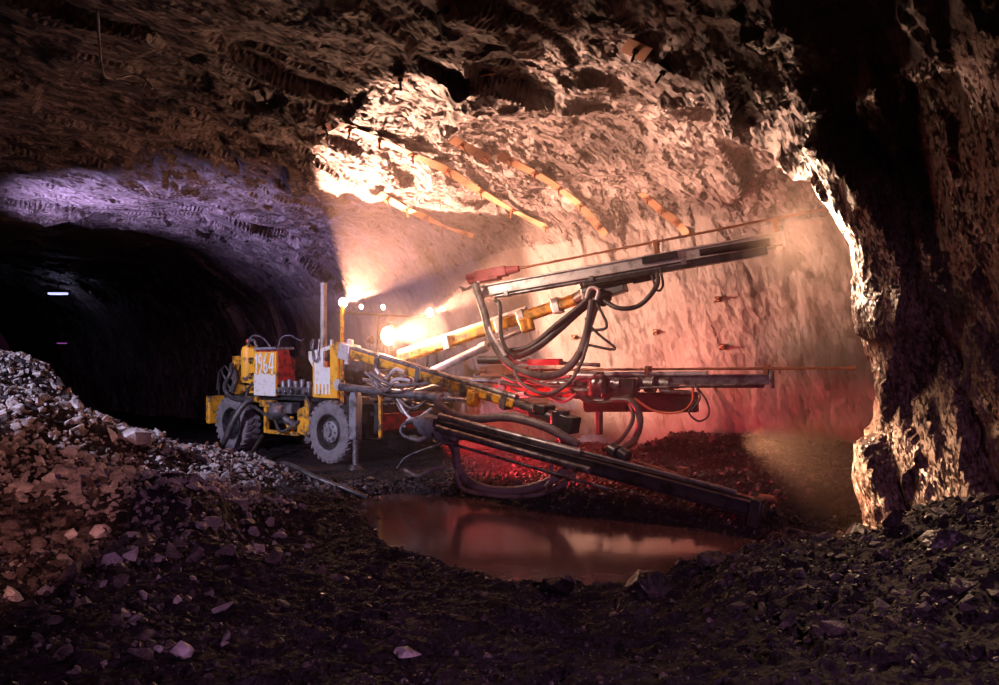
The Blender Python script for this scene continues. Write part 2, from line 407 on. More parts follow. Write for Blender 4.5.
def ground(x, y):
    """smooth floor height"""
    num = np.zeros_like(x); den = np.zeros_like(x) + 1e-9
    for cx, cy, cz, s in CP:
        w = np.exp(-((x - cx) ** 2 + (y - cy) ** 2) / (2 * (s * .8) ** 2)) + 1e-4 / ((x - cx) ** 2 + (y - cy) ** 2 + .3)
        num += w * cz; den += w
    g = num / den
    ins, d = inpoly(x, y, POOL); sd = np.where(ins, d, -d)
    k = np.clip((sd + .12) / .5, 0, 1); k = k * k * (3 - 2 * k)
    return g * (1 - k) + (-.34) * k
def floor_z(x, y):
    p = np.stack([x, y, 0 * x], 1); g = ground(x, y)
    calm = np.clip(1 - np.hypot((x + 3.2) / 2.2, (y - 14.3) / 2.0), 0, 1)       # trodden ground under the machine
    a = 1 - .7 * np.clip(calm * 3, 0, 1)
    return g + a * (.05 * planes(p * 1.9, 61, .8, .7) + .035 * planes(p * 5.2, 71, .9, .9) + .022 * planes(p * 13.0, 81, .9, .9) + .06 * fbm(p * 1.1, 91, 3))
xs = np.concatenate([np.arange(-27, -9, .3), np.arange(-9, -5, .07), np.arange(-5, 5, .034), np.arange(5, 7.2, .07)]); ys = np.concatenate([np.arange(-3.4, 2.2, .15), np.arange(2.2, 9.0, .034), np.arange(9.0, 15.5, .06), np.arange(15.5, 31, .25)])
XX, YY = np.meshgrid(xs, ys, indexing='ij'); fx, fy = XX.ravel(), YY.ravel()
fz = floor_z(fx, fy); nx, ny = len(xs), len(ys)
ii = (np.arange(nx - 1)[:, None] * ny + np.arange(ny - 1)[None, :]).ravel()
FQ = np.stack([ii, ii + ny, ii + ny + 1, ii + 1], 1)
keep = cavity(fx, fy, np.maximum(fz, 0) + .1)[FQ].min(1) < .9
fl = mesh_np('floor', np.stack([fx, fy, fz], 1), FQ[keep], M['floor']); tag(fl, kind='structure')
# pool
pm = MB(); c0 = POOL.mean(0); pp = [((x - c0[0]) * 1.07 + c0[0], (y - c0[1]) * 1.07 + c0[1]) for x, y in POOL]
pm.add([(x, y, -.10) for x, y in pp], [tuple(range(len(pp)))])
pool = pm.build('puddle', M['water'])
tag(pool, 'wide puddle of still muddy water reflecting red light below the drill arms', 'puddle', kind='stuff')

# ---------------------------------------------------------------- loose rock
def hull(seed, flat=.7, n=13):
    r = random.Random(seed); bm = bmesh.new()
    for i in range(n):
        v = Vector((r.gauss(0, 1), r.gauss(0, 1), r.gauss(0, 1))).normalized() * r.uniform(.8, 1.05)
        q = Vector((v.x * r.uniform(.9, 1.0), v.y * .74, v.z * flat))
        bm.verts.new(q)
    res = bmesh.ops.convex_hull(bm, input=bm.verts)
    bmesh.ops.delete(bm, geom=[g for g in res['geom_interior'] if isinstance(g, bmesh.types.BMVert)], context='VERTS')
    bmesh.ops.triangulate(bm, faces=bm.faces); bm.verts.ensure_lookup_table()
    vs = np.array([list(v.co) for v in bm.verts]); fs = np.array([[v.index for v in f.verts] for f in bm.faces]); bm.free()
    return vs, fs
HULLS = [hull(100 + i, random.choice([.38, .5, .62, .75])) for i in range(16)]
def rot3(n):
    q = RNG.normal(size=(n, 4)); q[:, 1:3] *= .45; q /= np.linalg.norm(q, axis=1)[:, None]; w, x, y, z = q.T
    return np.stack([np.stack([1 - 2 * (y * y + z * z), 2 * (x * y - z * w), 2 * (x * z + y * w)], 1),
                     np.stack([2 * (x * y + z * w), 1 - 2 * (x * x + z * z), 2 * (y * z - x * w)], 1),
                     np.stack([2 * (x * z - y * w), 2 * (y * z + x * w), 1 - 2 * (x * x + y * y)], 1)], 1)
def scatter(n, xr, yr, accept, rmin, rmax, power):
    x = RNG.uniform(*xr, n); y = RNG.uniform(*yr, n); ok = accept(x, y) & (np.abs(x) < .70 * y + .5)
    x, y = x[ok], y[ok]; r = rmin * (1 - RNG.random(len(x)) * (1 - (rmin / rmax) ** power)) ** (-1 / power)
    return np.stack([x, y, floor_z(x, y) + r * .12, r], 1)
ins_pool = lambda x, y: inpoly(x, y, POOL)[0]
heap = lambda x, y: ground(x, y) > .40 - .25 * (y > 8)
sets = []
S1 = scatter(24000, (-9, -.8), (3.4, 12.2), lambda x, y: ((ground(x, y) > .22) & (x < -.30 * (y - 7.2) - .3) & ((y > 7.6) | (x < -3.2))) | ((y < 8.5) & (RNG.random(len(x)) < np.clip((-x / y - .16) / .32, 0, 1) ** 2 * np.clip(.25 + (y - 4.5) / 2.5, .2, 1))), .025, .125, 2.0)
S2 = scatter(16000, (-4.5, 4.2), (2.6, 8.6), lambda x, y: ~ins_pool(x, y) & ((y < 7.7) | (x > -3.2)), .008, .052, 2.3)
S3 = scatter(2600, (1.5, 5.0), (4.0, 8.6), lambda x, y: ~ins_pool(x, y), .02, .10, 2.2)
S4 = scatter(4200, (-2.8, 5.4), (9.3, 14), lambda x, y: ~ins_pool(x, y) & ((x > -1.0) | (y < 11.8)), .025, .11, 2.3)
def shore(n):
    i = RNG.integers(0, len(POOL), n); a = POOL[i]; b = POOL[(i + 1) % len(POOL)]; t = RNG.random((n, 1))
    p = a + (b - a) * t + RNG.normal(0, .12, (n, 2)); r = .02 * (1 - RNG.random(n) * .93) ** (-1 / 2.2)
    return np.stack([p[:, 0], p[:, 1], np.maximum(floor_z(p[:, 0], p[:, 1]), -.12) + r * .15, np.minimum(r, .09)], 1)
S5 = shore(900)
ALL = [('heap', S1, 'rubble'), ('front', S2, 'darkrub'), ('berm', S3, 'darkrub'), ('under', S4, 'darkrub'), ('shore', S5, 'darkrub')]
cand = []
for k, (nm, S, mt) in enumerate(ALL):
    for i, (x, y, z, r) in enumerate(S):
        px = CX + F_PX * x / y; py = HZ - (z - CAM_H) * F_PX / y
        if -5 < px < 1004 and 380 < py < 690: cand.append((r / y, k, i))
cand.sort(reverse=True); chosen = {(k, i) for _, k, i in cand[:285]}
ROCKMESH = {}
def rock_mesh(h, mt):
    if (h, mt) not in ROCKMESH:
        vs, fs = HULLS[h]; me = bpy.data.meshes.new('rock'); me.from_pydata(vs.tolist(), [], fs.tolist()); me.materials.append(M[mt]); ROCKMESH[(h, mt)] = me
    return ROCKMESH[(h, mt)]
RLAB = {'heap': ('angular grey rock lying in the pale rubble heap at the left, before the dark drive', 'rocks of the left rubble heap'),
        'slope': ('broken rock strewn over the dim left foreground slope below the rubble heap', 'rocks on the left foreground slope'),
        'front': ('small damp rock on the dim ground in front of the puddle', 'damp rocks in the foreground'),
        'berm': ('damp rock on the bank below the right rock wall', 'rocks on the right bank'),
        'under': ('glistening dark stone on the ground beneath the drill arms', 'stones below the drill arms'),
        'shore': ('wet stone at the edge of the muddy puddle', 'stones round the puddle')}
for k, (nm, S, mt) in enumerate(ALL):
    hid = RNG.integers(0, len(HULLS), len(S)); R = rot3(len(S)); vs_, fs_, mi_ = [], [], []; off = 0; alt = (RNG.random(len(S)) < ({'heap': .12, 'front': .5, 'berm': .35}.get(nm, 0) + (.75 * (S[:, 1] < 6.4) if nm == 'heap' else 0)))  # nearest heap stones mostly take midrock: shade put into their colour
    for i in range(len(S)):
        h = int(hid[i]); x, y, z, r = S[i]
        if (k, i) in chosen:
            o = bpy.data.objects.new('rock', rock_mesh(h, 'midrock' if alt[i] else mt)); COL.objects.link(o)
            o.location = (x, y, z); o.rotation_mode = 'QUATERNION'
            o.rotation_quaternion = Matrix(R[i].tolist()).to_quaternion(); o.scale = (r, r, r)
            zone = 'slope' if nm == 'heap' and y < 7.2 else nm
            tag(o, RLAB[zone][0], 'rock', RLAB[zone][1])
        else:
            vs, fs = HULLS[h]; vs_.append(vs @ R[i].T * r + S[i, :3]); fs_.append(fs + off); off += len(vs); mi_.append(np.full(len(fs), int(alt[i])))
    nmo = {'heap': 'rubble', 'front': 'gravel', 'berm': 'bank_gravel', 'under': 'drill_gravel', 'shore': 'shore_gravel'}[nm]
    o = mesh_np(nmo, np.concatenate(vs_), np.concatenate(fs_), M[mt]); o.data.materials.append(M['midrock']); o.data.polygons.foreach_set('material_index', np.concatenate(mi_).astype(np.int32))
    tag(o, {'heap': 'loose pale broken rock filling the heap at left', 'front': 'dark loose gravel over the foreground', 'berm': 'dark loose rock on the right bank',
            'under': 'glinting gravel under the drill arms', 'shore': 'wet pebbles along the puddle edge'}[nm], 'gravel', kind='stuff')
def big_rock(px, py, Y, r, seed, label, mt, flat=.6, n=16, yaw=0.0):
    vs, fs = hull(seed, flat, n); p = at(px, py, Y)
    z = float(floor_z(np.array([p.x]), np.array([p.y]))[0])
    me = bpy.data.meshes.new('boulder'); me.from_pydata((vs * r).tolist(), [], fs.tolist()); me.materials.append(M[mt])
    o = bpy.data.objects.new('boulder', me); COL.objects.link(o); o.location = (p.x, p.y, z + r * flat * .45); o.rotation_euler = (.15, .1, yaw)
    tag(o, label, 'rock'); return o
big_rock(132, 456, 9.3, .25, 501, 'large flat pale slab on the crest of the left rubble heap', 'rubble', .55, yaw=.3)
big_rock(74, 434, 9.9, .16, 502, 'small grey block on the skyline of the left rubble heap', 'rubble', .7)
big_rock(131, 571, 5.6, .075, 503, 'orange-lit pale stone standing alone left of centre foreground', 'rubble', .8)
big_rock(182, 676, 4.0, .07, 504, 'pale lit stone at the bottom edge, left of centre', 'rubble', .7)
big_rock(407, 663, 4.25, .085, 505, 'pale bluish flat stone near the bottom centre', 'rubble', .5, yaw=.4)
big_rock(646, 590, 5.9, .23, 506, 'large dark wet boulder at the near edge of the puddle', 'darkrub', .6, 20)
big_rock(556, 592, 5.95, .17, 507, 'pointed dark rock at the puddle edge left of the large boulder', 'darkrub', .8, 12)
big_rock(712, 575, 6.3, .17, 508, 'glinting dark rock at the right end of the puddle', 'darkrub', .6)
big_rock(868, 557, 6.6, .24, 509, 'broad flat grey slab below the brightly lit wall foot', 'darkrub', .35, yaw=.5)
big_rock(895, 595, 5.6, .11, 510, 'upright reddish stone on the right bank', 'darkrub', .8)
big_rock(945, 612, 5.0, .2, 511, 'speckled long stone at the right edge of the bank', 'darkrub', .4, yaw=-.4)
for px, py, Y, r, s, lab in ((40, 575, 5.7, .09, 520, 'red-lit stone low at the far left of the foreground'), (98, 548, 6.2, .11, 521, 'blocky red-lit stone beside the shadow on the left slope'),
                             (22, 520, 6.6, .13, 522, 'salmon-lit flat rock at the left picture edge'), (68, 552, 6.1, .10, 523, 'round salmon-lit rock on the left slope'), (62, 500, 7.2, .15, 524, 'broad salmon-lit rock high on the left slope')):
    big_rock(px, py, Y, r, s, lab, 'rubble', .6)

# ---------------------------------------------------------------- the drill jumbo
D = Vector((.788, -.616, 0)); W_ = Vector((.616, .788, 0)); U = Vector((0, 0, 1)); O = Vector((-3.06, 13.8, 0))
AX = (D, W_, U)
def lc(X, v, z): return O + D * X + W_ * v + U * z
rig = empty('drill_jumbo', O, math.atan2(D.y, D.x))
tag(rig, 'yellow wheeled drilling rig with three long drill arms and glowing lamps, parked in the tunnel', 'drill rig')
def box(name, x0, x1, v0, v1, z0, z1, mat, parent=rig, bevel=.012):
    return MB().box(lc((x0 + x1) / 2, (v0 + v1) / 2, (z0 + z1) / 2), (x1 - x0, v1 - v0, z1 - z0), AX).build(name, mat, parent, bevel)
def chain(mb, pts, r, seg=12):
    for a, b in zip(pts, pts[1:]): mb.cyl(a, b, r, seg=seg)
    return mb

# frame
f = MB()
for v in (.45, 1.55): f.box(lc(-1.5, v, .98), (4.6, .16, .26), AX)
for x in (-3.7, -2.3, -1.2, -.3, .7): f.box(lc(x, 1.0, .95), (.14, 1.1, .2), AX)
f.box(lc(-1.5, .30, 1.10), (3.6, .34, .07), AX)
f.build('chassis_frame', M['black'], rig, .015)
for x in (0, -3.0):
    MB().cyl(lc(x, .2, .55), lc(x, 1.8, .55), .09).box(lc(x, 1.0, .55), (.34, .5, .34), AX).build('axle', M['black'], rig, .02)
# wheels
def wheel(x, v, out, tyremat):
    c = lc(x, v, .55); a = W_ * out
    t = MB()
    t.lathe(c, a, [(.30, -.13), (.36, -.165), (.46, -.165), (.525, -.14), (.535, -.06), (.535, .06), (.525, .14), (.46, .165), (.36, .165), (.30, .13)], 44, close=True)
    for i in range(26):
        for s in (-1, 1):
            th = 2 * math.pi * (i + (.5 if s > 0 else 0)) / 26
            r_ = D * math.cos(th) + U * math.sin(th); tg = U * math.cos(th) - D * math.sin(th)
            t.box(c + r_ * .532 + a * (.085 * s), (.075, .055, .14), ((tg + a * .35 * s).normalized(), r_, (a - tg * .35 * s).normalized()))
    w = t.build('wheel', tyremat, rig)
    r = MB(); r.lathe(c, a, [(.31, .135), (.325, .15), (.30, .155), (.285, .12), (.27, .04), (.16, .03), (.15, .06), (0.001, .06)], 36)
    r.build('rim', M['black'], w)
    h = MB(); h.lathe(c, a, [(.20, .03), (.195, .10), (.15, .125), (.085, .13), (.08, .17), (.001, .175)], 24)
    for i in range(8):
        th = 2 * math.pi * i / 8; q = c + (D * math.cos(th) + U * math.sin(th)) * .15 + a * .11
        h.cyl(q, q + a * .045, .016, seg=6)
    h.build('hub', M['grey'] if x == 0 else M['black'], w)
    return w
wheel(0, .17, -1, M['tyre']); wheel(-3.0, .17, -1, M['tyre']); wheel(0, 1.95, 1, M['tyre']); wheel(-3.0, 1.95, 1, M['tyre'])
# rear end
box('rear_fender', -3.93, -3.80, .02, .5, .50, 1.08, M['yellow'], bevel=.03)
box('rear_bumper', -3.86, -3.74, .3, 1.7, .55, 1.0, M['black'])
e_ = MB()
e_.box(lc(-3.18, .30, 1.52), (.10, .22, .78), AX).box(lc(-3.05, .30, 1.86), (.36, .22, .10), AX).box(lc(-2.55, .22, 1.26), (.62, .16, .12), AX).box(lc(-2.86, .62, 1.6), (.5, .3, .5), AX)
e_.prism([(0, 0), (.26, 0), (0, -.3)], lc(-3.14, .2, 1.82), D, U, W_, .04)
e_.build('engine_frame', M['yellow'], rig, .012)
MB().box(lc(-2.75, 1.15, 1.52), (1.0, 1.2, .8), AX).build('engine_hood', M['black'], rig, .04)
tk = MB(); tk.lathe(lc(-2.60, .16, 1.36), U, [(.001, 0), (.13, .02), (.148, .06), (.148, .66), (.12, .73), (.05, .77), (.001, .775)], 24)
tank = tk.build('air_tank', M['yellowclean'], rig)
for z in (1.48, 1.86): MB().lathe(lc(-2.60, .16, z), U, [(.150, -.02), (.158, -.02), (.158, .02), (.150, .02)], 24, close=True).build('tank_strap', M['yellow'], tank)
MB().cyl(lc(-2.60, .16, 2.10), lc(-2.60, .16, 2.18), .035).cyl(lc(-2.60, .16, 2.18), lc(-2.60, .16, 2.24), .055).build('tank_valve', M['redbox'], tank)
cp = box('cover_panel', -2.42, -2.20, .04, .30, 1.36, 2.05, M['yellowclean'])
for z in (1.48, 1.78):
    MB().tube([lc(-2.35, .04, z + .09), lc(-2.35, .0, z + .07), lc(-2.33, -.01, z), lc(-2.29, -.01, z), lc(-2.27, .0, z + .07), lc(-2.27, .04, z + .09)], .014, 8).build('handle', M['black'], cp)
y2 = MB()
for z in (1.20, 1.30): y2.box(lc(-2.35, .08, z), (.34, .06, .05), AX)
y2.cyl(lc(-2.5, .05, 1.06), lc(-2.1, .05, 1.06), .06).build('step_rail', M['yellow'], rig, .01)
# number panel: yellow above, white-washed below, hand painted 1964
npn = box('number_panel', -2.19, -1.50, .0, .05, 1.14, 1.99, M['yellowclean'])
ww = MB(); zz = [1.56, 1.53, 1.58, 1.55, 1.60, 1.54, 1.57]
poly = [(0, 1.145)] + [(.685, 1.145)] + [(.685 - .685 * i / 6, zz[i]) for i in range(7)]
ww.prism([(x, z) for x, z in poly], lc(-2.187, -.003, 0), D, U, -W_, .003).build('white_wash', M['white'], npn)
st = MB()
def stroke(pl, w=.036):
    for (x1, z1), (x2, z2) in zip(pl, pl[1:]):
        a = lc(-2.19 + x1, -.006, 1.58 + z1); b = lc(-2.19 + x2, -.006, 1.58 + z2); dd = (b - a).normalized()
        st.box((a + b) / 2, ((b - a).length + w * .7, w, .006), (dd, W_.cross(dd), W_))
stroke([(.05, .28), (.09, .36), (.08, .0)])
stroke([(.26, .30), (.21, .37), (.16, .29), (.17, .20), (.23, .18), (.26, .30), (.24, .10), (.19, .0)])
stroke([(.40, .37), (.33, .22), (.32, .07), (.37, .0), (.43, .05), (.42, .14), (.37, .17), (.33, .11)])
stroke([(.57, .37), (.48, .10), (.63, .12)]); stroke([(.62, .37), (.58, .0)])
st.build('painted_number', M['whitenum'], npn)
gm = MB()
for i in range(9): gm.box(lc(-2.13 + .065 * i, -.0045, 1.50 + .012 * math.sin(i * 2.1)), (.05, .002, .05 + .03 * (i % 3)), AX)
gm.build('grease_mark', M['grey'], npn)
# red cabinet behind the number panel
MB().prism([(0, 1.36), (.40, 1.36), (.40, 1.84), (.28, 1.90), (.24, 2.07), (0, 2.02)], lc(-2.19, .05, 0), W_, U, D, .70).build('red_cabinet', M['redbox'], rig, .012)
MB().prism([(0, 0), (.74, 0), (.72, .05), (.02, .04)], lc(-2.22, .0, 2.03), D, U, W_, .42).build('cabinet_lid', M['grey'], rig, .006)
vb = MB(); vb.box(lc(-1.05, .25, 1.24), (.95, .4, .16), AX)
for i in range(5):
    vb.cyl(lc(-1.42 + .19 * i, .12, 1.30), lc(-1.42 + .19 * i, .12, 1.44 + .03 * (i % 2)), .055).cyl(lc(-1.42 + .19 * i, .05, 1.24), lc(-1.42 + .19 * i, -.03, 1.24), .045)
vb.build('valve_bank', M['steel'], rig, .01)
box('orange_panel', -.86, -.62, .5, .56, 1.42, 1.80, M['orange'])
seat = box('seat', -1.1, -.7, .75, 1.2, 1.35, 1.48, M['black']); box('seat_back', -1.14, -1.05, .75, 1.2, 1.48, 1.95, M['black'], seat)
# drive pumps hanging below
pu = MB(); pu.lathe(lc(-1.42, .02, .86), -W_, [(.001, .20), (.09, .18), (.155, .10), (.17, 0), (.17, -.1), (.13, -.2), (.001, -.22)], 22)
pu.cyl(lc(-1.28, .05, .72), lc(-.98, .1, .60), .075).cyl(lc(-1.62, .05, .95), lc(-1.85, .12, 1.02), .06).box(lc(-1.2, .15, .93), (.22, .2, .2), AX)
pu.build('hydraulic_pump', M['steel'], rig)
br = MB()
br.box(lc(-1.86, .10, .99), (.46, .10, .13), AX).box(lc(-1.93, .10, .72), (.08, .08, .6), AX)
br.prism([(-.1, 0), (.06, 0), (-.28, -.52), (-.42, -.52)][::-1], lc(-1.52, .08, 1.02), -D, U, W_, .05)
br.box(lc(-1.4, .10, .45), (.95, .08, .07), AX).box(lc(-1.14, .10, .62), (.06, .06, .3), AX)
br.build('pump_bracket', M['yellow'], rig, .008)
MB().prism([(0, .48), (.34, .40), (.36, 1.08), (.22, 1.12), (.20, .98), (.0, .90)], lc(-.98, .10, 0), D, U, W_, .06).build('yellow_gusset', M['yellow'], rig, .008)
MB().cyl(lc(-2.6, .9, .55), lc(-.4, .9, .55), .05).build('drive_shaft', M['black'], rig)
# front side plate with a window cut in it
sp = MB()
sp.prism([(-.50, 1.98), (-.49, 1.84), (-.36, 1.68), (-.36, 1.16), (-.09, 1.16), (-.09, 2.05)], lc(0, -.02, 0), D, U, W_, .04)
sp.prism([(-.09, 1.16), (.10, 1.16), (.10, 1.70), (-.09, 1.70)], lc(0, -.02, 0), D, U, W_, .04)
sp.prism([(-.09, 1.98), (.10, 2.02), (.10, 2.09), (-.09, 2.05)], lc(0, -.02, 0), D, U, W_, .04)
side = sp.build('side_plate', M['white'], rig)
ys_ = MB(); ys_.prism([(.10, 1.16), (.29, 1.16), (.31, 2.15), (.10, 2.09)], lc(0, -.021, 0), D, U, W_, .045)
ys_.box(lc(-.13, -.024, 1.19), (.46, .01, .06), AX).box(lc(-.35, -.024, 1.5), (.03, .01, .6), AX)
for i in range(4): ys_.box(lc(-.26 + .1 * i, -.024, 1.31), (.03, .006, .18), AX)
ys_.build('yellow_edge', M['yellowclean'], side)
MB().cyl(lc(.33, -.05, 1.40), lc(.33, .06, 1.40), .10).build('pivot_boss', M['pale'], side)
hk = MB(); hk.tube([lc(-.34, -.03, 2.2), lc(-.34, -.05, 2.0), lc(-.3, -.07, 1.86), lc(-.24, -.07, 1.80), lc(-.18, -.06, 1.86), lc(-.18, -.05, 1.98), lc(-.18, -.03, 2.2)], .016, 8)
hk.tube([lc(-.42, -.02, 2.02), lc(-.42, -.02, 2.18), lc(-.38, -.02, 2.2)], .012, 8)
hk.build('hook', M['steel'], side)
MB().cyl(lc(.12, 0, 2.09), lc(.12, 0, 2.19), .03).build('lifting_eye', M['pale'], side)
MB().box(lc(-.24, .12, 2.55), (.085, .085, 1.35), AX).build('canopy_post', M['wood'], rig, .006)
# front frame
ff = MB(); ff.box(lc(.85, 1.0, 1.0), (1.2, 1.5, .3), AX).box(lc(.6, .15, .95), (.5, .2, .5), AX).box(lc(.5, 1.1, 1.55), (.3, 1.0, .9), AX).box(lc(1.35, .5, .85), (.2, 1.1, .5), AX)
ff.build('front_frame', M['black'], rig, .02)
MB().box(lc(1.47, .45, .80), (.05, 1.05, .28), AX).build('front_panel', M['redbox'], rig, .01)
MB().box(lc(1.46, -.09, .92), (.06, .05, .75), AX).build('front_edge_bar', M['yellow'], rig, .008)
# stabiliser jack
jk = MB(); jk.prism([(-.085, .50), (.085, .50), (.085, 1.20), (.05, 1.29), (-.05, 1.29), (-.085, 1.20)], lc(1.0, -.30, 0), D, U, W_, .15)
jack = jk.build('jack_leg', M['grey'], rig, .012)
MB().cyl(lc(1.0, -.225, .08), lc(1.0, -.225, .55), .05).build('jack_ram', M['steel'], jack)
MB().cyl(lc(1.0, -.225, .0), lc(1.0, -.225, .08), .14, .10).build('jack_foot', M['black'], jack)
MB().box(lc(1.0, .0, 1.02), (.14, .4, .14), AX).build('jack_bracket', M['black'], jack)
# lamp mast, lamp bar and lamps
MB().box(lc(.42, -.02, 1.95), (.055, .05, 1.75), AX).build('lamp_mast', M['yellow'], rig, .006)
lb = MB(); lb.cyl(lc(.36, -.05, 2.66), lc(.36, 2.3, 2.66), .022); 
for v in (.9, 2.25): lb.cyl(lc(.30, v, 1.6), lc(.36, v, 2.66), .025)
lb.build('lamp_bar', M['black'], rig)
def lamp(name, p, aim, r, lensmat):
    p = Vector(p); aim = Vector(aim).normalized()
    h = MB(); h.lathe(p, aim, [(.001, -r * 1.3), (r * .45, -r * 1.25), (r * .85, -r * .6), (r * 1.02, -r * .05), (r * 1.08, 0), (r * 1.08, r * .12), (r * .98, r * .12), (r * .98, 0), (.001, -r * .02)], 22)
    h.cyl(p - aim * r * .6 - U * r * 1.05, p - aim * r * .6 - U * r * 1.7, r * .14)
    o = h.build(name, M['black'], rig)
    ln = MB(); ln.lathe(p + aim * r * .02, aim, [(.001, r * .16), (r * .5, r * .13), (r * .96, 0)], 22)
    ln.build('lens', lensmat, o); return o
LP = [(lc(.42, 0.0, 2.83), .085, 'lamp'), (lc(.42, .42, 2.78), .045, 'lamp_small'), (lc(.42, .95, 2.80), .05, 'lamp_small'), (lc(.42, 2.2, 2.76), .085, 'lamp')]
for p, r, mm in LP: lamp('work_lamp', p, D * .9 + Vector((.05, -.25, .03)), r, M[mm])
FL = at(388, 336, 13.5)
lamp('flood_lamp', FL, Vector((.72, -.68, .05)), .16, M['flood'])
MB().cyl(FL - U * .2, Vector((FL.x, FL.y, 1.8)), .03).build('flood_post', M['black'], rig)
lamp('flood_lamp', at(372, 340, 13.6), Vector((.95, -.2, .1)), .07, M['black'])

# ---- arms
def frame_of(a, b, up=U):
    x = (b - a).normalized(); y = up.cross(x).normalized(); z = x.cross(y); return x, y, z
def bracket(mb, p, ax, s): mb.box(p, s, ax)
# near arm
a, b = at(349, 352, 13.3), at(517, 404, 10.9); x, y, z = frame_of(a, b)
m_ = MB(); m_.box((a + b) / 2, ((b - a).length, .17, .15), (x, y, z)); boom = m_.build('boom', M['yellow'], rig, .03)
m_ = MB(); m_.cyl(a.lerp(b, -.02) + z * .085 - y * .02, a.lerp(b, 1.0) + z * .085 - y * .02, .055)
for t in (.22, .48, .74, .95): m_.box(a.lerp(b, t), (.10, .20, .24), (x, y, z))
m_.build('boom_ram', M['steel'], boom, .008)
m_ = MB(); m_.box(a, (.3, .26, .28), (x, y, z)).cyl(a - z * .22, a + z * .22, .06); m_.build('boom_root', M['pale'], boom, .02)
c = at(560, 421, 10.25); m_ = MB(); m_.cyl(b, b + (c - b) * .45, .09).cyl(b + (c - b) * .4, c, .12, .09).cyl(c - U * .14, c + U * .14, .13).box(c + x * .12, (.28, .22, .22), (x, y, z)).box(b + (c - b) * .62 + z * .08, (.2, .26, .12), (x, y, z))
m_.cyl(c - U * .1, at(568, 452, 10.1), .07)
m_.build('boom_swivel', M['black'], boom, .015)
p, q = at(343, 387, 13.2), at(440, 398, 11.7); r_ = at(473, 401, 11.3)
m_ = MB(); m_.cyl(p, q, .062).cyl(p.lerp(q, .93), q.lerp(p, -.02), .075).cyl(p.lerp(q, -.02), p.lerp(q, .04), .075); cy = m_.build('lift_cylinder', M['steel'], boom)
m_ = MB(); m_.cyl(q, r_, .034).build('cylinder_rod', M['chrome'], boom)
m_ = MB(); m_.box(r_ + U * .04, (.16, .14, .22), (x, y, z)).cyl(r_ - y * .1, r_ + y * .1, .06); m_.build('cylinder_bracket', M['yellow'], boom, .02)
# far arm that carries the upper drill
a, b = at(400, 359, 13.6), at(577, 299, 12.0); x, y, z = frame_of(a, b)
m_ = MB(); m_.box((a + b) / 2, ((b - a).length, .18, .17), (x, y, z)); boom2 = m_.build('boom', M['yellow'], rig, .03)
m_ = MB(); m_.cyl(a + z * .10, a.lerp(b, .75) + z * .10, .06)
for t in (.3, .6, .72, .9): m_.box(a.lerp(b, t), (.12, .22, .24), (x, y, z))
m_.build('boom_ram', M['pale'], boom2, .008)
p, q, r_ = at(418, 378, 13.4), at(486, 346, 12.7), at(527, 328, 12.35)
m_ = MB(); m_.cyl(p, q, .07).cyl(q.lerp(p, .08), q.lerp(p, -.02), .085); m_.build('lift_cylinder', M['pale'], boom2)
MB().cyl(q, r_, .036).build('cylinder_rod', M['chrome'], boom2)
MB().box(r_ + U * .05, (.2, .16, .22), (x, y, z)).build('cylinder_bracket', M['yellow'], boom2, .02)
c = at(590, 290, 11.75); m_ = MB(); m_.cyl(b, c, .10).cyl(c - U * .16, c + U * .2, .14).box(c + x * .1 + z * .08, (.4, .28, .24), (x, y, z)).box(at(613, 284, 11.6), (.36, .2, .34), (x, y, z)).cyl(at(600, 296, 11.6), at(606, 300, 11.5), .12)
m_.build('boom_swivel', M['black'], boom2, .015)
# middle arm
a, b = at(408, 385, 13.3), at(575, 392, 12.0); x, y, z = frame_of(a, b)
m_ = MB(); m_.box((a + b) / 2, ((b - a).length, .18, .17), (x, y, z)); boom3 = m_.build('boom', M['redbox'], rig, .03)
m_ = MB(); m_.cyl(a + z * .12, b + z * .12, .06)
for t in (.3, .6, .9): m_.box(a.lerp(b, t), (.12, .22, .24), (x, y, z))
m_.build('boom_ram', M['steel'], boom3, .008)
m_ = MB(); c = at(597, 392, 11.8); m_.cyl(b, c, .11).cyl(c - U * .2, c + U * .2, .15).box(at(620, 388, 11.6), (.5, .3, .3), (x, y, z)).box(at(599, 418, 11.7), (.1, .1, .5), AX).cyl(at(585, 404, 11.8), at(628, 402, 11.5), .13)
m_.build('boom_swivel', M['black'], boom3, .02)
MB().box(at(640, 402, 11.9), (1.75, .2, .30), frame_of(at(540, 400, 12.6), at(740, 400, 11.2))).build('feed_cradle', M['black'], boom3, .02)

